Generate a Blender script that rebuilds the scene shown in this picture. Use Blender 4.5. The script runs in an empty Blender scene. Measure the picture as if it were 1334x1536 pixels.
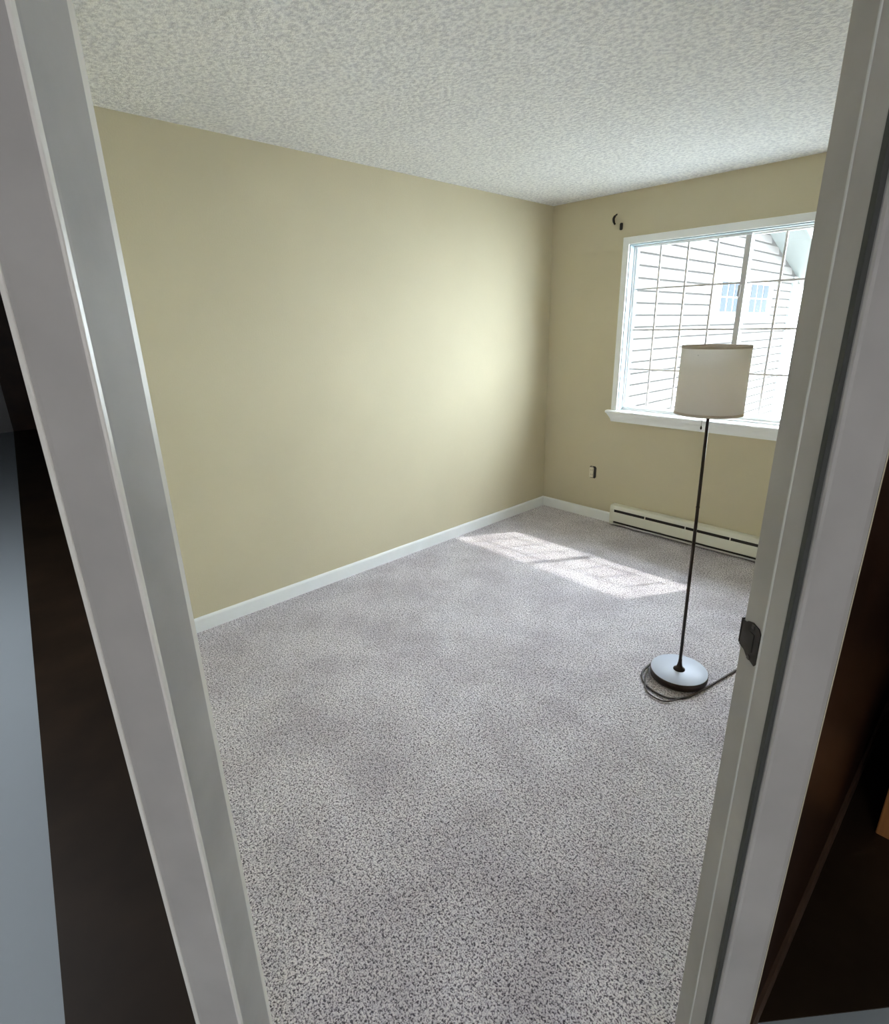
import bpy, bmesh, math, random
from mathutils import Vector, Matrix

random.seed(4)
S = bpy.context.scene
COL = S.collection
PI = math.pi

# ------------------------------------------------------------------ camera
CAM = Vector((2.89933, -3.88171, 1.57010))
YAW, PITCH, ROLL = math.radians(46.14978), math.radians(18.85505), math.radians(-1.00825)
F_PX, CX, CY = 817.466, 686.361, 768.286
fw = Vector((-math.sin(YAW) * math.cos(PITCH), math.cos(YAW) * math.cos(PITCH), -math.sin(PITCH)))
rt = fw.cross(Vector((0, 0, 1))).normalized()
up = rt.cross(fw)
rt2 = rt * math.cos(ROLL) + up * math.sin(ROLL)
up2 = up * math.cos(ROLL) - rt * math.sin(ROLL)
cd = bpy.data.cameras.new('camera')
cam = bpy.data.objects.new('camera', cd)
COL.objects.link(cam)
m = Matrix.Identity(4)
for i in range(3):
    m[i][0], m[i][1], m[i][2], m[i][3] = rt2[i], up2[i], -fw[i], CAM[i]
cam.matrix_world = m
cd.sensor_fit = 'HORIZONTAL'
cd.sensor_width = 36.0
cd.lens = 36.0 * F_PX / 1334.0
cd.shift_x = (667.0 - CX) / 1334.0
cd.shift_y = (CY - 768.0) / 1334.0
cd.clip_start = 0.02
cd.clip_end = 200
S.camera = cam

# ------------------------------------------------------------------ sky, sun, exposure
world = bpy.data.worlds.new('world')
S.world = world
world.use_nodes = True
bg = world.node_tree.nodes['Background']
bg.inputs['Color'].default_value = (0.86, 0.94, 1.0, 1)
bg.inputs['Strength'].default_value = 3.4          # bright hazy sky

sd = bpy.data.lights.new('sun', 'SUN')
sun = bpy.data.objects.new('sun', sd)
COL.objects.link(sun)
sd.energy = 0.55
sd.angle = math.radians(1.1)
sd.color = (1.0, 0.95, 0.86)
SUN_DIR = Vector((-0.41, -0.69, -0.96)).normalized()
sun.rotation_euler = SUN_DIR.to_track_quat('-Z', 'Y').to_euler()
sun.location = (4, 6, 8)

S.view_settings.view_transform = 'Standard'
S.view_settings.look = 'None'
S.view_settings.gamma = 1.0
S.view_settings.use_curve_mapping = False
S.view_settings.exposure = 2.95
S.cycles.max_bounces = 14
S.cycles.diffuse_bounces = 8
S.cycles.sample_clamp_indirect = 8.0
S.cycles.use_denoising = True
S.cycles.caustics_reflective = False
S.cycles.caustics_refractive = False

# ------------------------------------------------------------------ material helpers
def new_mat(name):
    mt = bpy.data.materials.new(name)
    mt.use_nodes = True
    return mt, mt.node_tree.nodes, mt.node_tree.links, mt.node_tree.nodes['Principled BSDF']

def plain(name, col, rough=0.5, metal=0.0, spec=0.5, bump=0.0, bscale=200.0, var=0.0, vscale=4.0):
    mt, N, L, b = new_mat(name)
    b.inputs['Base Color'].default_value = (*col, 1)
    b.inputs['Roughness'].default_value = rough
    b.inputs['Metallic'].default_value = metal
    b.inputs['Specular IOR Level'].default_value = spec
    tc = N.new('ShaderNodeTexCoord')
    if var:
        nz = N.new('ShaderNodeTexNoise'); nz.inputs['Scale'].default_value = vscale
        nz.inputs['Detail'].default_value = 5
        L.new(tc.outputs['Object'], nz.inputs['Vector'])
        rp = N.new('ShaderNodeValToRGB')
        rp.color_ramp.elements[0].position = 0.3; rp.color_ramp.elements[1].position = 0.7
        rp.color_ramp.elements[0].color = (*[c * (1 - var) for c in col], 1)
        rp.color_ramp.elements[1].color = (*[min(1, c * (1 + var)) for c in col], 1)
        L.new(nz.outputs['Fac'], rp.inputs['Fac']); L.new(rp.outputs['Color'], b.inputs['Base Color'])
    if bump:
        nb = N.new('ShaderNodeTexNoise'); nb.inputs['Scale'].default_value = bscale
        nb.inputs['Detail'].default_value = 3
        L.new(tc.outputs['Object'], nb.inputs['Vector'])
        bp = N.new('ShaderNodeBump'); bp.inputs['Strength'].default_value = bump
        bp.inputs['Distance'].default_value = 0.002
        L.new(nb.outputs['Fac'], bp.inputs['Height']); L.new(bp.outputs['Normal'], b.inputs['Normal'])
    return mt

M = {}
M['wall'] = plain('beige_wall_paint', (0.612, 0.556, 0.408), 0.75, spec=0.25, bump=0.25, bscale=120, var=0.03, vscale=1.7)
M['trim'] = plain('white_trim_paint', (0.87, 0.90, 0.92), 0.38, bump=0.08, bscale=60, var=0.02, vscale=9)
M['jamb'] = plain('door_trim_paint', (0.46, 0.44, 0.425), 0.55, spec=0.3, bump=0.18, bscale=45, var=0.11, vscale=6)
M['stopbead'] = plain('worn_stop_edge_paint', (0.60, 0.60, 0.59), 0.4)  # lighter grey imitates the highlight on the stop corner
M['bead'] = plain('white_gloss_edge_paint', (0.86, 0.83, 0.78), 0.25)  # near white imitates bright highlights along the door trim edges
M['winwhite'] = plain('white_window_paint', (0.92, 0.95, 0.97), 0.35)
M['reveal'] = plain('blue_grey_vinyl_reveal', (0.34, 0.42, 0.46), 0.5)  # darker and bluer than the white casing
M['sash'] = plain('grey_aluminium_sash', (0.60, 0.59, 0.60), 0.45)
M['grille'] = plain('grey_grille', (0.70, 0.66, 0.67), 0.5)
M['heater'] = plain('heater_enamel', (0.76, 0.76, 0.68), 0.4)
M['dark'] = plain('dark_recess', (0.025, 0.02, 0.017), 0.7)
M['fin'] = plain('heater_fin', (0.10, 0.09, 0.085), 0.5, metal=0.6)
M['bronze'] = plain('dark_bronze_metal', (0.035, 0.022, 0.018), 0.32, metal=0.5)
M['base_top'] = plain('brushed_base_metal', (0.50, 0.54, 0.66), 0.5, metal=0.1)  # window reflection on the dark base, put into the colour
M['cord'] = plain('brown_cord_rubber', (0.05, 0.035, 0.03), 0.5)
M['plate'] = plain('aged_bronze_plate', (0.018, 0.013, 0.011), 0.5, metal=0.0, spec=0.3, bump=0.5, bscale=70, var=0.5, vscale=60)
M['ivory'] = plain('ivory_plastic', (0.72, 0.67, 0.54), 0.4)
M['gap'] = plain('dark_weatherstrip_foam', (0.06, 0.062, 0.058), 0.8)  # shade beside the right casing, put into the colour
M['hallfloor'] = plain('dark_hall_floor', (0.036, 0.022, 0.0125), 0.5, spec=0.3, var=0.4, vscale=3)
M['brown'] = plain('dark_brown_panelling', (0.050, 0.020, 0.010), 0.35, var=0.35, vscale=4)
M['tan'] = plain('tan_wood_baseboard', (0.14, 0.085, 0.055), 0.5, var=0.2, vscale=8)
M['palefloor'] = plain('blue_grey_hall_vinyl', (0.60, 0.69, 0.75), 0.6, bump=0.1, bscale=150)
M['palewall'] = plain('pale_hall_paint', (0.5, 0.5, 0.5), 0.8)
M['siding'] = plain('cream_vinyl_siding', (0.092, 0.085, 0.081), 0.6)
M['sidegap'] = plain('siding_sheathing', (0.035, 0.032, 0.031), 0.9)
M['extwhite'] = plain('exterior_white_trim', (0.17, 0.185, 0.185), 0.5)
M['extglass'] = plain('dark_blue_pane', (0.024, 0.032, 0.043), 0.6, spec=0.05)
M['roof'] = plain('roof_shingle', (0.10, 0.095, 0.09), 0.9, var=0.3, vscale=20)
M['ground'] = plain('outdoor_ground', (0.23, 0.23, 0.21), 0.9, var=0.3, vscale=3)
M['extwall'] = plain('exterior_sheathing', (0.6, 0.56, 0.5), 0.8)

def ceiling_mat():
    mt, N, L, b = new_mat('popcorn_ceiling')
    b.inputs['Roughness'].default_value = 0.9
    b.inputs['Specular IOR Level'].default_value = 0.1
    tc = N.new('ShaderNodeTexCoord')
    nz = N.new('ShaderNodeTexNoise'); nz.inputs['Scale'].default_value = 55
    nz.inputs['Detail'].default_value = 4; nz.inputs['Roughness'].default_value = 0.6
    L.new(tc.outputs['Object'], nz.inputs['Vector'])
    rp = N.new('ShaderNodeValToRGB')
    rp.color_ramp.elements[0].position = 0.36; rp.color_ramp.elements[0].color = (0.70, 0.72, 0.78, 1)
    rp.color_ramp.elements[1].position = 0.60; rp.color_ramp.elements[1].color = (0.95, 0.97, 1.0, 1)
    L.new(nz.outputs['Fac'], rp.inputs['Fac']); L.new(rp.outputs['Color'], b.inputs['Base Color'])
    bp = N.new('ShaderNodeBump'); bp.inputs['Strength'].default_value = 0.8
    bp.inputs['Distance'].default_value = 0.012
    L.new(nz.outputs['Fac'], bp.inputs['Height']); L.new(bp.outputs['Normal'], b.inputs['Normal'])
    return mt
M['ceiling'] = ceiling_mat()

def carpet_mat():
    mt, N, L, b = new_mat('grey_carpet')
    b.inputs['Roughness'].default_value = 0.95
    b.inputs['Specular IOR Level'].default_value = 0.05
    b.inputs['Sheen Weight'].default_value = 0.15
    tc = N.new('ShaderNodeTexCoord')
    # tufts: fine fibre grain over slightly larger clumps
    n0 = N.new('ShaderNodeTexNoise'); n0.inputs['Scale'].default_value = 105
    n0.inputs['Detail'].default_value = 2; n0.inputs['Roughness'].default_value = 0.5
    n1 = N.new('ShaderNodeTexNoise'); n1.inputs['Scale'].default_value = 210
    n1.inputs['Detail'].default_value = 3; n1.inputs['Roughness'].default_value = 0.7; n1.inputs['Distortion'].default_value = 0.6
    L.new(tc.outputs['Object'], n0.inputs['Vector']); L.new(tc.outputs['Object'], n1.inputs['Vector'])
    mf = N.new('ShaderNodeMix'); mf.data_type = 'FLOAT'; mf.inputs[0].default_value = 0.7
    L.new(n0.outputs['Fac'], mf.inputs[2]); L.new(n1.outputs['Fac'], mf.inputs[3])
    r1 = N.new('ShaderNodeValToRGB')
    e = r1.color_ramp.elements
    e[0].position = 0.425; e[0].color = (0.12, 0.106, 0.135, 1)
    e[1].position = 0.575; e[1].color = (1.0, 0.965, 1.0, 1)
    k = e.new(0.49); k.color = (0.74, 0.69, 0.785, 1)
    L.new(mf.outputs[0], r1.inputs['Fac'])
    # broad brushed / trodden patches
    n2 = N.new('ShaderNodeTexNoise'); n2.inputs['Scale'].default_value = 3.2
    n2.inputs['Detail'].default_value = 6; n2.inputs['Roughness'].default_value = 0.62
    L.new(tc.outputs['Object'], n2.inputs['Vector'])
    r2 = N.new('ShaderNodeValToRGB')
    r2.color_ramp.elements[0].position = 0.38; r2.color_ramp.elements[0].color = (0.80, 0.785, 0.80, 1)
    r2.color_ramp.elements[1].position = 0.60; r2.color_ramp.elements[1].color = (1.0, 1.0, 1.0, 1)
    L.new(n2.outputs['Fac'], r2.inputs['Fac'])
    mx = N.new('ShaderNodeMix'); mx.data_type = 'RGBA'; mx.blend_type = 'MULTIPLY'
    mx.inputs[0].default_value = 1.0
    L.new(r1.outputs['Color'], mx.inputs[6]); L.new(r2.outputs['Color'], mx.inputs[7])
    L.new(mx.outputs[2], b.inputs['Base Color'])
    bp = N.new('ShaderNodeBump'); bp.inputs['Strength'].default_value = 0.85
    bp.inputs['Distance'].default_value = 0.01
    L.new(mf.outputs[0], bp.inputs['Height']); L.new(bp.outputs['Normal'], b.inputs['Normal'])
    return mt
M['carpet'] = carpet_mat()

def glass_mat():
    mt, N, L, b = new_mat('window_glass')
    N.remove(b)
    out = N['Material Output']
    tr = N.new('ShaderNodeBsdfTransparent'); tr.inputs['Color'].default_value = (0.95, 0.97, 0.97, 1)
    gl = N.new('ShaderNodeBsdfGlossy'); gl.inputs['Roughness'].default_value = 0.02
    mx = N.new('ShaderNodeMixShader'); mx.inputs['Fac'].default_value = 0.05
    L.new(tr.outputs['BSDF'], mx.inputs[1])
    L.new(gl.outputs['BSDF'], mx.inputs[2]); L.new(mx.outputs['Shader'], out.inputs['Surface'])
    return mt
M['glass'] = glass_mat()

def shade_mat(name, col, trans):
    mt, N, L, b = new_mat(name)
    N.remove(b)
    out = N['Material Output']
    tc = N.new('ShaderNodeTexCoord')
    wv = N.new('ShaderNodeTexNoise'); wv.inputs['Scale'].default_value = 300
    L.new(tc.outputs['Object'], wv.inputs['Vector'])
    bp = N.new('ShaderNodeBump'); bp.inputs['Strength'].default_value = 0.2; bp.inputs['Distance'].default_value = 0.001
    L.new(wv.outputs['Fac'], bp.inputs['Height'])
    d = N.new('ShaderNodeBsdfDiffuse'); d.inputs['Color'].default_value = (*col, 1)
    t = N.new('ShaderNodeBsdfTranslucent'); t.inputs['Color'].default_value = (*col, 1)
    L.new(bp.outputs['Normal'], d.inputs['Normal'])
    mx = N.new('ShaderNodeMixShader'); mx.inputs['Fac'].default_value = trans
    L.new(d.outputs['BSDF'], mx.inputs[1]); L.new(t.outputs['BSDF'], mx.inputs[2])
    L.new(mx.outputs['Shader'], out.inputs['Surface'])
    return mt
M['shade'] = shade_mat('linen_shade', (0.97, 0.945, 0.92), 0.55)
M['band'] = shade_mat('tan_shade_band', (0.74, 0.66, 0.59), 0.35)

def glow_mat(name, col, strength):
    mt, N, L, b = new_mat(name)
    b.inputs['Base Color'].default_value = (0.8, 0.8, 0.8, 1)
    b.inputs['Emission Color'].default_value = (*col, 1)
    b.inputs['Emission Strength'].default_value = strength
    return mt

def wood_mat():
    mt, N, L, b = new_mat('orange_brown_wood')
    tc = N.new('ShaderNodeTexCoord'); mp = N.new('ShaderNodeMapping')
    mp.inputs['Scale'].default_value = (14, 14, 1.2)
    nz = N.new('ShaderNodeTexNoise'); nz.inputs['Scale'].default_value = 3; nz.inputs['Detail'].default_value = 6
    L.new(tc.outputs['Object'], mp.inputs['Vector']); L.new(mp.outputs['Vector'], nz.inputs['Vector'])
    rp = N.new('ShaderNodeValToRGB')
    rp.color_ramp.elements[0].position = 0.35; rp.color_ramp.elements[0].color = (0.42, 0.17, 0.055, 1)
    rp.color_ramp.elements[1].position = 0.65; rp.color_ramp.elements[1].color = (0.62, 0.29, 0.10, 1)
    L.new(nz.outputs['Fac'], rp.inputs['Fac']); L.new(rp.outputs['Color'], b.inputs['Base Color'])
    b.inputs['Roughness'].default_value = 0.4
    return mt
M['wood'] = wood_mat()

# ------------------------------------------------------------------ object helpers
def tag(o, label=None, cat=None, group=None, kind=None):
    if label: o['label'] = label
    if cat: o['category'] = cat
    if group: o['group'] = group
    if kind: o['kind'] = kind
    return o

def empty(name, loc, label, cat, group=None, kind=None, rz=0.0):
    o = bpy.data.objects.new(name, None)
    o.empty_display_size = 0.1
    COL.objects.link(o)
    o.location = loc
    o.rotation_euler = (0, 0, rz)
    return tag(o, label, cat, group, kind)

def link(name, bm, mat, parent=None, smooth=False):
    bmesh.ops.recalc_face_normals(bm, faces=bm.faces[:])
    me = bpy.data.meshes.new(name)
    bm.to_mesh(me); bm.free()
    if smooth:
        for p in me.polygons: p.use_smooth = True
    me.materials.append(mat)
    o = bpy.data.objects.new(name, me)
    COL.objects.link(o)
    if parent is not None:
        o.parent = parent
        # vertices are written in the parent's own space
    return o

def bx(bm, x0, x1, y0, y1, z0, z1):
    vs = [bm.verts.new(c) for c in ((x0, y0, z0), (x1, y0, z0), (x1, y1, z0), (x0, y1, z0),
                                    (x0, y0, z1), (x1, y0, z1), (x1, y1, z1), (x0, y1, z1))]
    for f in ((0, 3, 2, 1), (4, 5, 6, 7), (0, 1, 5, 4), (1, 2, 6, 5), (2, 3, 7, 6), (3, 0, 4, 7)):
        bm.faces.new([vs[i] for i in f])
    return vs

def box(name, x0, x1, y0, y1, z0, z1, mat, parent=None, bev=0.0, seg=2):
    bm = bmesh.new()
    bx(bm, x0, x1, y0, y1, z0, z1)
    if bev:
        bmesh.ops.bevel(bm, geom=bm.edges[:], offset=bev, segments=seg, affect='EDGES', profile=0.5)
    return link(name, bm, mat, parent)

def prism(name, pts, axis, a0, a1, mat, parent=None, bev=0.0):
    """extrude a closed 2D outline. axis 'x': pts=(y,z); 'y': pts=(x,z); 'z': pts=(x,y)"""
    bm = bmesh.new()
    def P(p, a):
        return {'x': (a, p[0], p[1]), 'y': (p[0], a, p[1]), 'z': (p[0], p[1], a)}[axis]
    A = [bm.verts.new(P(p, a0)) for p in pts]
    B = [bm.verts.new(P(p, a1)) for p in pts]
    n = len(pts)
    bm.faces.new(A); bm.faces.new(B[::-1])
    for i in range(n):
        j = (i + 1) % n
        bm.faces.new((A[i], B[i], B[j], A[j]))
    if bev:
        bmesh.ops.bevel(bm, geom=bm.edges[:], offset=bev, segments=2, affect='EDGES', profile=0.5)
    return link(name, bm, mat, parent)

def lathe(bm, prof, n=48, cx=0.0, cy=0.0, closed=False):
    rings = []
    for r, z in prof:
        if r < 1e-6:
            rings.append([bm.verts.new((cx, cy, z))])
        else:
            rings.append([bm.verts.new((cx + r * math.cos(2 * PI * i / n), cy + r * math.sin(2 * PI * i / n), z)) for i in range(n)])
    pairs = list(zip(rings[:-1], rings[1:]))
    if closed: pairs.append((rings[-1], rings[0]))
    for a, b in pairs:
        for i in range(n):
            j = (i + 1) % n
            if len(a) == 1 and len(b) == 1: continue
            if len(a) == 1: bm.faces.new((a[0], b[i], b[j]))
            elif len(b) == 1: bm.faces.new((a[i], b[0], a[j]))
            else: bm.faces.new((a[i], b[i], b[j], a[j]))

def tube(bm, pts, r, n=10, cap=True):
    pts = [Vector(p) for p in pts]
    rings = []
    for i, p in enumerate(pts):
        d = (pts[min(i + 1, len(pts) - 1)] - pts[max(i - 1, 0)]).normalized()
        a = d.orthogonal() if not rings else rings[-1][1] - d * rings[-1][1].dot(d)
        a.normalize(); b = d.cross(a)
        rr = r[i] if isinstance(r, (list, tuple)) else r
        rings.append(([bm.verts.new(p + (a * math.cos(2 * PI * k / n) + b * math.sin(2 * PI * k / n)) * rr) for k in range(n)], a))
    for (A, _), (B, _) in zip(rings[:-1], rings[1:]):
        for k in range(n):
            j = (k + 1) % n
            bm.faces.new((A[k], A[j], B[j], B[k]))
    if cap:
        bm.faces.new(rings[0][0][::-1]); bm.faces.new(rings[-1][0])

def spline(pts, per=8):
    pts = [Vector(p) for p in pts]
    out = []
    n = len(pts)
    for i in range(n - 1):
        p0, p1, p2, p3 = pts[max(i - 1, 0)], pts[i], pts[i + 1], pts[min(i + 2, n - 1)]
        for k in range(per):
            t = k / per
            out.append(0.5 * ((2 * p1) + (p2 - p0) * t + (2 * p0 - 5 * p1 + 4 * p2 - p3) * t * t + (3 * p1 - p0 - 3 * p2 + p3) * t ** 3))
    out.append(pts[-1])
    return out

def poly_slab(name, outl, z1, z0, mat):
    bm = bmesh.new()
    v = [bm.verts.new((p[0], p[1], z1)) for p in outl]; w = [bm.verts.new((p[0], p[1], z0)) for p in outl]
    bm.faces.new(v); bm.faces.new(w[::-1])
    for i in range(len(v)):
        j = (i + 1) % len(v); bm.faces.new((v[i], w[i], w[j], v[j]))
    return link(name, bm, mat)

H = 2.44
# diagonal doorway: P = CAM + d*n + s*e
AZ = math.radians(45.2)
DN = Vector((-math.sin(AZ), math.cos(AZ), 0)); DE = Vector((math.cos(AZ), math.sin(AZ), 0))
C0 = Vector((CAM.x, CAM.y, 0))
def dg(s, d): return C0 + DN * d + DE * s
D_CAS, D_WALL, D_ROOM = 0.570, 0.585, 0.693

# ------------------------------------------------------------------ the setting
XR, YN = 2.70, -3.69           # inner faces of the right and near bedroom walls
# bedroom carpet
a, b = dg(0.46, 0.60), dg(-0.46, 0.60)
bm = bmesh.new()
outl = [(0, 0), (XR, 0), (XR, a.y + 0.02), (a.x, a.y), (b.x, b.y), (0, -3.51)]
v = [bm.verts.new((p[0], p[1], 0.0)) for p in outl]; w = [bm.verts.new((p[0], p[1], -0.03)) for p in outl]
bm.faces.new(v); bm.faces.new(w[::-1])
for i in range(len(v)):
    j = (i + 1) % len(v); bm.faces.new((v[i], w[i], w[j], v[j]))
tag(link('floor', bm, M['carpet']), 'grey lilac cut pile carpet covering the bedroom floor', 'carpet', kind='structure')
# bedroom ceiling
tag(poly_slab('ceiling', [(-0.15, 0.15), (2.77, 0.15), (2.77, a.y), (a.x, a.y), (b.x, b.y), (-0.15, -3.50)], H, H + 0.12, M['ceiling']), 'white popcorn textured ceiling over the bedroom', 'ceiling', kind='structure')
# walls
tag(box('wall_left', -0.15, 0, -3.45, 0.15, -0.03, H, M['wall']), 'long plain beige wall on the left of the room', 'wall', kind='structure')
HX0, HX1, HZ0, HZ1 = 0.685, 2.244, 0.905, 2.10      # window hole
bm = bmesh.new()
bx(bm, 0, HX0, 0, 0.15, -0.03, H); bx(bm, HX1, 2.77, 0, 0.15, -0.03, H)
bx(bm, HX0, HX1, 0, 0.15, -0.03, HZ0); bx(bm, HX0, HX1, 0, 0.15, HZ1, H)
tag(link('wall_back', bm, M['wall']), 'beige wall holding the window at the far end', 'wall', kind='structure')
tag(box('wall_right', XR, 2.735, dg(0.44, 0.64).y, 0, -0.03, H, M['wall']), 'beige bedroom wall hidden behind the right door jamb', 'wall', kind='structure')
# the near wall runs a little askew
def near_slab(name, off0, off1, mat):
    p, q = Vector((2.10, -3.785, 0)), Vector((-0.15, -3.52, 0))
    d = (q - p).normalized(); n = Vector((d.y, -d.x, 0))
    if n.y < 0: n = -n
    bm = bmesh.new()
    o = [p + n * off0, q + n * off0, q + n * off1, p + n * off1]
    A = [bm.verts.new((k.x, k.y, -0.03)) for k in o]; B = [bm.verts.new((k.x, k.y, H)) for k in o]
    bm.faces.new(A); bm.faces.new(B[::-1])
    for i in range(4):
        j = (i + 1) % 4; bm.faces.new((A[i], B[i], B[j], A[j]))
    return link(name, bm, mat)
tag(near_slab('wall_near', 0.012, 0.078, M['wall']), 'beige bedroom wall hidden behind the left door jamb', 'wall', kind='structure')

def slab(name, s0, s1, d0, d1, z0, z1, mat, parent=None, bev=0.0, seg=2):
    """box in doorway coordinates"""
    bm = bmesh.new()
    vs = bx(bm, s0, s1, d0, d1, z0, z1)
    if bev: bmesh.ops.bevel(bm, geom=bm.edges[:], offset=bev, segments=seg, affect='EDGES', profile=0.5)
    for q in bm.verts:
        p = dg(q.co.x, q.co.y); q.co = Vector((p.x, p.y, q.co.z))
    return link(name, bm, mat, parent)

DH = 2.05
bm = bmesh.new()
bx(bm, -0.46, -0.418, D_WALL, D_ROOM, -0.03, H); bx(bm, 0.418, 0.46, D_WALL, D_ROOM, -0.03, H)
bx(bm, -0.418, 0.418, D_WALL, D_ROOM, DH + 0.02, H)
for q in bm.verts:
    p = dg(q.co.x, q.co.y); q.co = Vector((p.x, p.y, q.co.z))
tag(link('wall_diagonal', bm, M['wall']), 'short angled wall holding the bedroom doorway', 'wall', kind='structure')

# doorway trim
door = empty('door_1', (0, 0, 0), 'white painted bedroom doorway frame around the whole view', 'door frame', kind='structure')
JS = 0.3967
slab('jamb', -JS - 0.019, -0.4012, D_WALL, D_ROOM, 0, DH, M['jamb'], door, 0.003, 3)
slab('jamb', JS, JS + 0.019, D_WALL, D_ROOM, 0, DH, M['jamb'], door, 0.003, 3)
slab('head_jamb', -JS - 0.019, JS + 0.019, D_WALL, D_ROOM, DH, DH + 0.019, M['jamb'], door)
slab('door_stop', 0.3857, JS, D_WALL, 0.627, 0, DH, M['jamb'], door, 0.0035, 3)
slab('stop_bead', 0.3845, 0.3885, 0.6235, 0.6278, 0, DH, M['stopbead'], door, 0.0015, 3)  # thin pale strip as a painted highlight
slab('weatherstrip', 0.3845, 0.396, 0.5765, D_WALL, 0, DH, M['gap'], door)['label'] = 'dark foam strip between stop and casing'  # dark strip added where the casing edge lies in shadow
def casing(name, s_in, s_out):
    # moulded face board: rounded inner edge, flat, rounded outer back band
    sg = 1 if s_out > s_in else -1
    wd = abs(s_out - s_in)
    prof = [(0, D_WALL), (0, D_CAS + 0.004), (0.0015, D_CAS + 0.001), (0.005, D_CAS), (wd - 0.010, D_CAS - 0.001),
            (wd - 0.004, D_CAS), (wd - 0.001, D_CAS + 0.003), (wd, D_CAS + 0.007), (wd, D_WALL)]
    bm = bmesh.new()
    P = [dg(s_in + sg * p[0], p[1]) for p in prof]
    A = [bm.verts.new((p.x, p.y, 0)) for p in P]; B = [bm.verts.new((p.x, p.y, DH + 0.075)) for p in P]
    bm.faces.new(A); bm.faces.new(B[::-1])
    for i in range(len(P)):
        j = (i + 1) % len(P); bm.faces.new((A[i], B[i], B[j], A[j]))
    return link(name, bm, M['jamb'], door)
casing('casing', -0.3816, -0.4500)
slab('casing_bead', -0.3842, -0.3792, D_CAS - 0.001, D_CAS + 0.008, 0, DH, M['bead'], door, 0.0018, 3)  # pale strip added as the highlight on the casing edge
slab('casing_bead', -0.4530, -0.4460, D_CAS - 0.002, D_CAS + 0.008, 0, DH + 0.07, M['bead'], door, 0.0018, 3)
slab('room_side_casing', -0.4600, -0.4038, D_ROOM, D_ROOM + 0.015, 0, DH + 0.07, M['bead'], door, 0.002, 3)  # whitened so its edge looks brightly lit
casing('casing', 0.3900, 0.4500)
slab('head_casing', -0.45, 0.45, D_CAS, D_WALL, DH + 0.005, DH + 0.075, M['jamb'], door, 0.003)
# latch strike plate let into the right jamb, lip curling round the room edge
def strike():
    zc = 0.0
    bm = bmesh.new()
    s = JS - 0.0012
    # outline on the jamb face (d, z), plate with clipped corners and a tongue at the room side
    out = [(0.646, -0.024), (0.650, -0.029), (0.660, -0.0275), (0.672, -0.026), (0.680, -0.021), (0.694, -0.020), (0.694, 0.020),
           (0.685, 0.021), (0.680, 0.025), (0.668, 0.029), (0.652, 0.028), (0.646, 0.022)]
    A = [bm.verts.new((s, p[0], p[1])) for p in out]; B = [bm.verts.new((s + 0.002, p[0], p[1])) for p in out]
    bm.faces.new(A); bm.faces.new(B[::-1])
    for i in range(len(out)):
        j = (i + 1) % len(out); bm.faces.new((A[i], B[i], B[j], A[j]))
    bx(bm, s, s + 0.010, 0.6955, 0.6975, -0.018, 0.021)
    return bm
ZS = 1.146
bm = strike()
for q in bm.verts:
    p = dg(q.co.x, q.co.y); q.co = Vector((p.x, p.y, q.co.z + ZS))
sp = link('strike_plate', bm, M['plate'], door); sp['label'] = 'dark bronze latch strike plate on the right jamb'
slab('latch_hole', JS - 0.0022, JS - 0.0010, 0.660, 0.673, ZS - 0.014, ZS + 0.014, M['dark'], sp)
for dz in (-0.024, 0.024):
    slab('screw', JS - 0.0026, JS - 0.0010, 0.662, 0.668, ZS + dz - 0.003, ZS + dz + 0.003, M['fin'], sp)

# baseboards of the bedroom
HB = 0.0836
def base_prof(t=0.013): return [(0, 0), (t, 0), (t, HB - 0.012), (t - 0.003, HB - 0.005), (0.004, HB), (0, HB)]
tag(prism('baseboard_left', base_prof(), 'y', -3.44, 0, M['trim']), 'white baseboard along the long left wall', 'baseboard', kind='structure')
tag(prism('baseboard_back', [(-p[0], p[1]) for p in base_prof()], 'x', 0.013, 0.724, M['trim']), 'short white baseboard between corner and heater', 'baseboard', kind='structure')

# ------------------------------------------------------------------ window
win = empty('window_1', (0, 0, 0), 'white framed slider window with grey grilles in the far wall', 'window', kind='structure')
CW = 0.048
X0, X1, ZT = HX0 - CW, HX1 + CW, HZ1 + CW
ST = 0.925                                   # stool top
def flat_prof_box(name, x0, x1, z0, z1): return box(name, x0, x1, -0.016, 0, z0, z1, M['winwhite'], win, 0.003)
flat_prof_box('casing', X0, HX0, ST, ZT); flat_prof_box('casing', HX1, X1, ST, ZT)
flat_prof_box('head_casing', HX0 - 0.001, HX1 + 0.001, HZ1, ZT)
box('side_jamb', HX0, HX0 + 0.006, 0, 0.062, ST, HZ1, M['reveal'], win); box('side_jamb', HX1 - 0.006, HX1, 0, 0.062, ST, HZ1, M['reveal'], win)
box('head_jamb', HX0, HX1, 0, 0.062, HZ1 - 0.006, HZ1, M['reveal'], win)
# stool with rounded nose
prism('stool', [(0.062, 0.905), (-0.040, 0.905), (-0.046, 0.909), (-0.048, 0.915), (-0.046, 0.921), (-0.040, ST), (0.062, ST)], 'x', 0.604, X1 + 0.035, M['winwhite'], win)
# crown-shaped apron with mitred ends
bm = bmesh.new()
ap = [(0.0, 0.905, 0.0), (-0.040, 0.905, 0.0), (-0.036, 0.893, 0.006), (-0.024, 0.875, 0.016), (-0.017, 0.858, 0.024), (-0.014, 0.838, 0.030), (0.0, 0.838, 0.030)]
A = [bm.verts.new((0.612 + q, y, z)) for y, z, q in ap]; B = [bm.verts.new((X1 + 0.025 - q, y, z)) for y, z, q in ap]
bm.faces.new(A); bm.faces.new(B[::-1])
for i in range(len(ap)):
    j = (i + 1) % len(ap); bm.faces.new((A[i], B[i], B[j], A[j]))
link('apron', bm, M['winwhite'], win)
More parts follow.
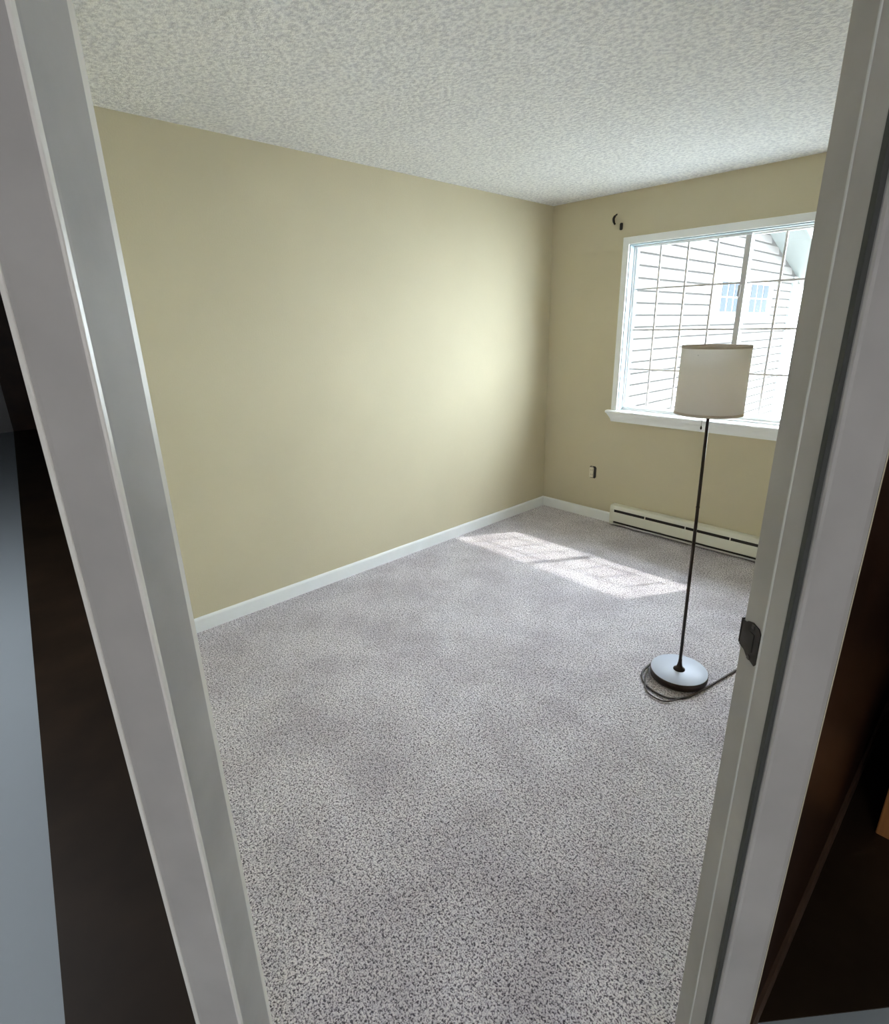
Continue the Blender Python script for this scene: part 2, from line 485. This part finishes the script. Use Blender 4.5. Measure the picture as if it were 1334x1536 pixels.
# outer aluminium frame (track)
fr = bmesh.new()
GX0, GX1, GZ0, GZ1 = 0.712, 2.217, 0.958, 2.079
bx(fr, HX0, HX0 + 0.012, 0.055, 0.125, ST, HZ1); bx(fr, HX1 - 0.012, HX1, 0.055, 0.125, ST, HZ1)
bx(fr, HX0, HX1, 0.055, 0.125, HZ1 - 0.011, HZ1); bx(fr, HX0, HX1, 0.055, 0.125, ST, ST + 0.012)
link('track_frame', fr, M['sash'], win)
MX = 1.4646
for (sx0, sx1, yy) in ((HX0 + 0.012, MX + 0.017, 0.068), (MX - 0.017, HX1 - 0.012, 0.094)):
    sash = box('sash_rail', sx0, sx1, yy, yy + 0.022, ST + 0.012, GZ0, M['winwhite'], win)
    box('sash_rail', sx0, sx1, yy, yy + 0.022, GZ1, HZ1 - 0.011, M['winwhite'], win)
    for (q0, q1, mt) in ((sx0, sx0 + 0.016 if sx0 < 1 else MX + 0.017, 'winwhite' if sx0 < 1 else 'sash'),
                         (MX - 0.017 if sx0 < 1 else sx1 - 0.016, sx1, 'sash' if sx0 < 1 else 'winwhite')):
        box('sash_stile', q0, q1, yy, yy + 0.022, GZ0, GZ1, M[mt], win)
    pane = box('pane', sx0 + 0.014, sx1 - 0.014, yy + 0.009, yy + 0.013, GZ0 - 0.004, GZ1 + 0.004, M['glass'], win)
    xs = (0.886, 1.082, 1.275) if sx0 < 1 else (1.673, 1.862, 2.048)
    for x in xs:
        box('grille_bar', x - 0.0065, x + 0.0065, yy + 0.002, yy + 0.0085, GZ0, GZ1, M['grille'], win)
    for z in (1.8036, 1.520, 1.237):
        box('grille_bar', sx0 + 0.016, sx1 - 0.016, yy + 0.0025, yy + 0.008, z - 0.006, z + 0.006, M['grille'], win)
latch = box('latch', MX - 0.022, MX - 0.004, 0.056, 0.070, 1.72, 1.79, M['sash'], win, 0.004)

# ------------------------------------------------------------------ outside
# unseen eave added above the window to trim the sun patch
tag(prism('roof_eave', [(0.15, 2.62), (0.66, 2.50), (0.66, 2.58), (0.15, 2.80)], 'x', -0.15, 3.6, M['extwhite']), 'white roof eave jutting out above the window outdoors', 'eave', kind='structure')
tag(box('ground', -14, 14, 0.6, 24, -3.0, -2.9, M['ground']), 'grassy ground far below the window', 'ground', kind='structure')

FX = -1.0
house = empty('neighbour_house', (FX, 5.0, -2.9), 'cream clapboard house gable seen through the window', 'house')
hz = 2.9
def hb(name, x0, x1, y0, y1, z0, z1, mat, parent=None, bev=0):
    if parent is None or parent is house:
        return box(name, x0 - FX, x1 - FX, y0 - 5, y1 - 5, z0 + hz, z1 + hz, mat, house, bev)
    return box(name, x0 - FX, x1 - FX, y0 - 5, y1 - 5, z0 + hz, z1 + hz, mat, parent, bev)
RS = 0.32
def rake(y): return 2.45 + RS * (9.83 - y) if y > 5 else 2.45 + RS * (9.83 - (10 - y))
# dark backing, its colour gives the shadow lines between the boards
prism('gable_wall', [(-4.0, 0), (5.0, 0), (5.0, rake(10) + hz), (0, rake(5) + hz), (-4.0, rake(1) + hz)], 'x', -0.2, -0.03, M['sidegap'], house)
EXP, GAP = 0.1535, 0.025
z = -2.88
off = (2.269 - (-2.88)) % EXP
z = -2.88 + off - EXP
while z < 4.0:
    z0, z1 = max(z + GAP, -2.88), z + EXP
    zt = z1
    ya, yb = 1.02, 9.62
    if zt > rake(9.83):
        yb = min(yb, 9.83 - (zt - 2.45) / RS); ya = max(ya, 10 - yb)
    if yb - ya > 0.3 and z1 > z0 + 0.02:
        prism('siding_board', [(-0.03, z1 + hz), (-0.028, z0 + hz), (0.0, z0 + hz), (0.004, z0 + 0.006 + hz), (-0.016, z1 + hz)], 'x' if False else 'y', ya - 5, yb - 5, M['siding'], house)
    z += EXP
hb('corner_board', -1.03, -0.985, 9.6, 9.86, -2.88, rake(9.83) - 0.03, M['extwhite'])
# twin window
hb('window_surround', -1.0, -0.975, 5.66, 8.40, 1.58, 2.36, M['extwhite'])
hb('window_sill', -1.0, -0.94, 5.60, 8.46, 1.55, 1.61, M['extwhite'])
for (y0, y1) in ((5.90, 6.72), (7.20, 8.14)):
    f = hb('window_frame', -0.975, -0.968, y0 - 0.06, y1 + 0.06, 1.68, 2.24, M['extwhite'])
    for (za, zb, xx) in ((1.72, 1.945, -0.964), (1.965, 2.19, -0.961)):
        for k in range(3):
            dy = (y1 - y0) / 3
            hb('pane', -0.968, xx, y0 + k * dy + 0.028, y0 + (k + 1) * dy - 0.028, za, zb, M['extglass'], f)
# roof with white soffit and rake board
OV = 0.55
for sgn, (ya, yb) in ((1, (5.0, 10.4)), (-1, (0.2, 5.0))):
    za, zb = (rake(5.0), rake(10.0) - 0.4 * RS) if sgn > 0 else (rake(0.2), rake(5.0))
    prism('roof_slope', [(ya - 5, za + hz + 0.03), (yb - 5, zb + hz + 0.03), (yb - 5, zb + hz + 0.16), (ya - 5, za + hz + 0.16)], 'x', -5.0, OV, M['roof'], house)
    prism('soffit', [(ya - 5, za + hz), (yb - 5, zb + hz), (yb - 5, zb + hz + 0.03), (ya - 5, za + hz + 0.03)], 'x', -0.05, OV, M['extwhite'], house)
    prism('rake_board', [(ya - 5, za + hz - 0.02), (yb - 5, zb + hz - 0.02), (yb - 5, zb + hz + 0.18), (ya - 5, za + hz + 0.18)], 'x', OV, OV + 0.03, M['extwhite'], house)

# ------------------------------------------------------------------ hallway shell
a, b = dg(0.46, 0.60), dg(-0.46, 0.60)
def line_y(x): return -3.811 - 0.1032 * (x + 0.113)  # screen border edge, laid onto the floor and far wall
XW = -9.0
shell = [(XW, -2.5), (-0.15, -2.5), (-0.15, -3.50), (b.x, b.y), (a.x, a.y), (2.765, a.y + 0.02), (2.765, 0.15), (4.2, 0.15), (4.2, -6.0), (XW, -6.0)]
tag(poly_slab('floor_hall', shell, -0.004, -0.05, M['palefloor']), 'pale blue grey hallway floor at the left edge and bottom right corner', 'floor', kind='structure')  # pale strips of a screen border, built as floor
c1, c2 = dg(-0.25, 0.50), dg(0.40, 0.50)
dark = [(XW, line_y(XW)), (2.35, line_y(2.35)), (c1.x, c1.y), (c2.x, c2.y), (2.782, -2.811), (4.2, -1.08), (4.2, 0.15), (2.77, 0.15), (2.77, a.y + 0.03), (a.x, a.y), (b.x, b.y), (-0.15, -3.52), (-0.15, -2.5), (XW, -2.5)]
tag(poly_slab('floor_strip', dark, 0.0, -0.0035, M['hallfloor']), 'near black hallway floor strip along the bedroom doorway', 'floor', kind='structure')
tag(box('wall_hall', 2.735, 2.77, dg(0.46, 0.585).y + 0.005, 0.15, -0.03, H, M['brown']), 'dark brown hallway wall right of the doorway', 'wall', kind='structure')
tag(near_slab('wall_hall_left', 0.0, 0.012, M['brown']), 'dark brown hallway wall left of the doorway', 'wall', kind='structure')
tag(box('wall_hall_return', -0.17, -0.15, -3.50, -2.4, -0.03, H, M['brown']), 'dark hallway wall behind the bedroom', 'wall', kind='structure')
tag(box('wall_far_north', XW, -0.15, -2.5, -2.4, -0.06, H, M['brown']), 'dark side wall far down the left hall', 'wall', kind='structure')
tag(box('wall_far_north_end', XW - 0.1, XW, line_y(XW), -2.4, -0.06, H, M['brown']), 'dark panel at the far end of the left hall', 'wall', kind='structure')
tag(box('wall_far_left', XW - 0.1, XW, -6.1, line_y(XW), -0.06, H, M['palewall']), 'pale end wall far down the left hall', 'wall', kind='structure')
tag(box('wall_hall_right', 4.2, 4.3, -6.1, 0.25, -0.06, H, M['palewall']), 'pale hallway wall out of view on the right', 'wall', kind='structure')
tag(box('wall_hall_far', 2.77, 4.2, 0.15, 0.25, -0.06, H, M['brown']), 'dark end wall of the hallway', 'wall', kind='structure')
tag(box('wall_hall_back', XW, 4.2, -6.1, -6.0, -0.06, H, M['palewall']), 'pale hallway wall behind the viewer', 'wall', kind='structure')
bm = bmesh.new()
bx(bm, 2.77, 4.3, -6.1, 0.25, H, H + 0.1); bx(bm, XW - 0.1, 2.77, -6.1, -3.77, H, H + 0.1); bx(bm, XW - 0.1, -0.15, -3.77, -2.4, H, H + 0.1); bx(bm, -0.15, 2.77, -3.77, -3.0, H + 0.125, H + 0.2)
tag(link('ceiling_hall', bm, M['palewall']), 'plain pale hallway ceiling out of view', 'ceiling', kind='structure')
tag(prism('baseboard_hall', [(2.77, 0), (2.782, 0), (2.782, 0.035), (2.778, 0.05), (2.77, 0.05)], 'y', dg(0.46, 0.585).y + 0.01, 0.15, M['tan']), 'thin tan wooden baseboard beside the dark hallway floor', 'baseboard', kind='structure')

# ------------------------------------------------------------------ floor lamp
LP = Vector((2.0494, -1.6529, 0))
lamp = empty('floor_lamp', LP, 'slender dark floor lamp with white drum shade standing on the carpet', 'lamp')
R0 = 0.1265
bm = bmesh.new()
lathe(bm, [(0, 0.001), (R0 - 0.012, 0.001), (R0 - 0.003, 0.008), (R0, 0.018), (R0, 0.0395), (R0 - 0.002, 0.042), (0, 0.042)], 72)
base = link('base', bm, M['bronze'], lamp, True)
bm = bmesh.new()
lathe(bm, [(0.0, 0.0422), (R0 - 0.002, 0.0422), (R0 - 0.003, 0.0432), (0.0, 0.0442)], 72)
link('base_plate', bm, M['base_top'], base, True)['label'] = 'pale shiny top of the lamp base'  # reflection of the window painted onto the dark base
bm = bmesh.new()
lathe(bm, [(0, 0.044), (0.026, 0.044), (0.026, 0.047), (0.021, 0.051), (0.014, 0.056), (0.011, 0.068), (0.0085, 0.084), (0.0075, 0.10), (0, 0.10)], 32)
link('collar', bm, M['bronze'], base, True)
tip = Vector((-0.0165, -0.0065, 1.235))
foot = Vector((0, 0, 0.06))
bm = bmesh.new()
tube(bm, [foot.lerp(tip, t) for t in (0, .3, .6, 1.0)], [0.0072, 0.0072, 0.0068, 0.0062], 16)
pole = link('pole', bm, M['bronze'], lamp, True)
for t in (0.33, 0.66):
    c = foot.lerp(tip, t)
    bm = bmesh.new(); lathe(bm, [(0.0071, c.z - 0.004), (0.0078, c.z - 0.003), (0.0078, c.z + 0.003), (0.0071, c.z + 0.004)], 16, c.x, c.y)
    link('joint_ring', bm, M['bronze'], pole, True)
sx, sy = tip.x - 0.002, tip.y
bm = bmesh.new()
lathe(bm, [(0, 1.232), (0.017, 1.232), (0.019, 1.24), (0.019, 1.29), (0.014, 1.30), (0, 1.30)], 24, sx, sy)
link('socket', bm, M['bronze'], lamp, True)
bm = bmesh.new()
lathe(bm, [(0.0, 1.30), (0.013, 1.30), (0.016, 1.32), (0.028, 1.35), (0.030, 1.37), (0.022, 1.395), (0.0, 1.405)], 24, sx, sy)
link('bulb', bm, plain('frosted_bulb', (0.8, 0.8, 0.78), 0.4), lamp, True)
ZB, ZTP, RB, RT = 1.2255, 1.4835, 0.1265, 0.1235
bm = bmesh.new()
lathe(bm, [(RB, ZB), (RT, ZTP), (RT - 0.002, ZTP), (RB - 0.002, ZB)], 72, sx, sy, closed=True)
shade = link('lamp_shade', bm, M['shade'], lamp, True)
for z0, z1, r0, r1 in ((ZB - 0.001, ZB + 0.009, RB, RB), (ZTP - 0.009, ZTP + 0.001, RT, RT)):
    bm = bmesh.new()
    lathe(bm, [(r0 + 0.0008, z0), (r1 + 0.0008, z1), (r1 - 0.003, z1), (r0 - 0.003, z0)], 72, sx, sy, closed=True)
    link('shade_band', bm, M['band'], shade, True)['label'] = 'tan edging band of the shade'
bm = bmesh.new()
for k in range(3):
    an = 2 * PI * k / 3 + 0.4
    tube(bm, [(sx + 0.016 * math.cos(an), sy + 0.016 * math.sin(an), 1.298), (sx + (RB - 0.003) * math.cos(an), sy + (RB - 0.003) * math.sin(an), ZTP - 0.03)], 0.0015, 6)
link('shade_spider', bm, M['bronze'], shade)
# pull chain
pc = Vector((-0.035, -0.0155, 0))
bm = bmesh.new()
pts = [(sx + (pc.x - sx) * 0.5, sy + (pc.y - sy) * 0.5, 1.262), (pc.x, pc.y, 1.252), (pc.x, pc.y, 1.175)]
tube(bm, pts, 0.0008, 6)
chain = link('pull_chain', bm, M['fin'], lamp)
bm = bmesh.new(); lathe(bm, [(0, 1.160), (0.0032, 1.162), (0.004, 1.168), (0.0025, 1.176), (0, 1.178)], 12, pc.x, pc.y)
link('chain_knob', bm, M['bronze'], chain, True)
# cord looping round the base and off behind the right jamb
cp = [(1.985, -1.485, .006), (1.925, -1.575, .006), (1.912, -1.680, .006), (1.922, -1.755, .006), (1.965, -1.812, .006), (2.035, -1.840, .006), (2.095, -1.833, .006),
      (2.142, -1.780, .006), (2.170, -1.690, .007), (2.198, -1.555, .007), (2.222, -1.428, .007), (2.262, -1.25, .006), (2.33, -0.95, .006), (2.45, -0.55, .006), (2.56, -0.28, .006)]
bm = bmesh.new(); tube(bm, [p - LP for p in spline(cp)], 0.0045, 8)
link('power_cord', bm, M['cord'], lamp, True)
cp = [(1.925, -1.70, .010), (1.955, -1.79, .010), (2.005, -1.862, .006), (2.085, -1.872, .006), (2.13, -1.815, .010)]  # thinner second line stands in for the cord's shadow
bm = bmesh.new(); tube(bm, [p - LP for p in spline(cp)], 0.0032, 8)
link('cord_loop', bm, M['cord'], lamp, True)

# ------------------------------------------------------------------ baseboard heater
heater = empty('baseboard_heater', (0.726, 0, 0), 'long white electric baseboard heater on the wall under the window', 'heater')
HL = 2.62 - 0.726
prism('back_panel', [(-0.001, 0.012), (-0.006, 0.012), (-0.006, 0.170), (-0.001, 0.170)], 'x', 0.004, HL, M['heater'], heater)
prism('top_panel', [(-0.001, 0.175), (-0.050, 0.175), (-0.060, 0.170), (-0.064, 0.160), (-0.0665, 0.142), (-0.063, 0.142), (-0.057, 0.166), (-0.048, 0.170), (-0.001, 0.170)], 'x', 0.004, HL, M['heater'], heater)
prism('front_panel', [(-0.064, 0.120), (-0.067, 0.116), (-0.068, 0.046), (-0.064, 0.042), (-0.062, 0.046), (-0.061, 0.114)], 'x', 0.030, HL, M['heater'], heater, 0.0)
prism('bottom_lip', [(-0.001, 0.012), (-0.058, 0.012), (-0.062, 0.016), (-0.062, 0.026), (-0.059, 0.026), (-0.056, 0.017), (-0.001, 0.017)], 'x', 0.004, HL, M['sash'], heater)
box('inner_liner', 0.03, HL, -0.058, -0.052, 0.022, 0.165, M['dark'], heater)  # near-black sheet puts the shade inside the slots into colour
prism('end_cap', [(-0.001, 0.010), (-0.060, 0.010), (-0.0685, 0.040), (-0.0685, 0.145), (-0.062, 0.171), (-0.050, 0.1765), (-0.001, 0.1765)], 'x', 0.0, 0.034, M['heater'], heater, 0.002)
for x in (0.30, 0.62, 0.94, 1.26, 1.58):
    box('slot_bracket', x, x + 0.006, -0.0635, -0.058, 0.118, 0.145, M['heater'], heater)

# ------------------------------------------------------------------ wall outlet with its cover missing
out = empty('wall_outlet', (0.502, 0, 0.396), 'small uncovered wall outlet on the beige wall left of heater', 'outlet')
bm = bmesh.new()
bx(bm, -0.030, 0.034, -0.0025, -0.0003, -0.051, 0.051)  # flat dark plate on the wall, no opening cut
bmesh.ops.bevel(bm, geom=[e for e in bm.edges if abs(e.verts[0].co.x - e.verts[1].co.x) < 1e-6 and abs(e.verts[0].co.z - e.verts[1].co.z) < 1e-6], offset=0.008, segments=3, affect='EDGES')
link('wall_box', bm, M['dark'], out)['label'] = 'dark open box in the wall'
bm = bmesh.new()
bx(bm, -0.0285, 0.012, -0.010, -0.0025, -0.046, 0.040)
bmesh.ops.bevel(bm, geom=bm.edges[:], offset=0.003, segments=2, affect='EDGES')
dev = link('receptacle', bm, M['ivory'], out)
for zc in (-0.02, 0.018):
    for dx in (-0.013, 0.001):
        box('slot', dx - 0.0012, dx + 0.0012, -0.0106, -0.0098, zc - 0.005, zc + 0.005, M['dark'], dev)
prism('yoke', [(-0.014, 0.038), (0.004, 0.038), (0.004, 0.050), (-0.014, 0.050)], 'y', -0.005, -0.0025, plain('grey_yoke_steel', (0.3, 0.28, 0.24), 0.4, metal=0.7), out)

# ------------------------------------------------------------------ curtain bracket remains
cb = empty('curtain_bracket', (0.585, 0, 2.25), 'tiny dark metal curtain bracket on the wall above window corner', 'bracket')
bm = bmesh.new()
tube(bm, spline([(-0.020, -0.002, 0.058), (-0.030, -0.014, 0.045), (-0.036, -0.020, 0.028), (-0.034, -0.016, 0.008), (-0.031, -0.004, -0.006)], 6), [0.005] * 6 + [0.0085] * 13 + [0.007] * 6, 8)
link('hook', bm, M['dark'], cb, True)
bm = bmesh.new()
bx(bm, 0.012, 0.034, -0.014, -0.001, -0.050, -0.003)
bmesh.ops.bevel(bm, geom=bm.edges[:], offset=0.004, segments=2, affect='EDGES')
link('mounting_plate', bm, M['dark'], cb)

# ------------------------------------------------------------------ hallway chest, placed for the orange patch at the right edge
chest = empty('wooden_chest', (2.862, -2.02, 0), 'orange brown wooden chest on the dark hallway floor at right edge', 'chest', rz=math.radians(0))
box('body', 0.005, 0.42, 0.012, 0.6, 0.0, 0.30, M['wood'], chest, 0.004)
box('front_panel', 0.04, 0.385, 0.0, 0.012, 0.04, 0.26, M['wood'], chest, 0.003)
box('lid', -0.006, 0.43, -0.012, 0.61, 0.30, 0.325, M['wood'], chest, 0.006)

# ------------------------------------------------------------------ added hallway fill lamps, out of view
def fill_sconce(x, y, z, col, power):
    t = empty('wall_sconce', (x, y, z), 'round frosted wall lamp in the hallway behind the viewer', 'wall lamp')
    bm = bmesh.new(); lathe(bm, [(0, 0.0), (0.07, 0.0), (0.07, 0.012), (0.05, 0.02), (0, 0.02)], 32)
    bmesh.ops.rotate(bm, verts=bm.verts[:], matrix=Matrix.Rotation(-PI / 2, 3, 'Y'))
    link('wall_plate', bm, M['trim'], t, True)
    bm = bmesh.new(); bmesh.ops.create_uvsphere(bm, u_segments=32, v_segments=16, radius=0.14)
    bmesh.ops.translate(bm, verts=bm.verts[:], vec=(-0.155, 0, 0))
    link('globe', bm, glow_mat('sconce_globe', col, power), t, True)
fill_sconce(4.2, -4.95, 1.20, (1.0, 0.97, 0.95), 5.3)  # unseen lamp added to brighten the door casings
def fill_dome(x, y, col, power):
    t = empty('hall_ceiling_light', (x, y, H), 'round frosted ceiling light in the hallway left of the viewer', 'ceiling light')
    bm = bmesh.new(); lathe(bm, [(0, -0.002), (0.15, -0.002), (0.155, -0.02), (0.14, -0.026), (0, -0.026)], 48)
    link('canopy', bm, M['trim'], t, True)
    bm = bmesh.new(); lathe(bm, [(0.138, -0.027), (0.135, -0.05), (0.11, -0.08), (0.06, -0.10), (0, -0.106)], 48)
    link('diffuser', bm, glow_mat('dome_glass', col, power), t, True)
fill_dome(-0.6, -4.7, (0.95, 0.97, 1.0), 14.0)  # unseen light added to brighten the pale border floor
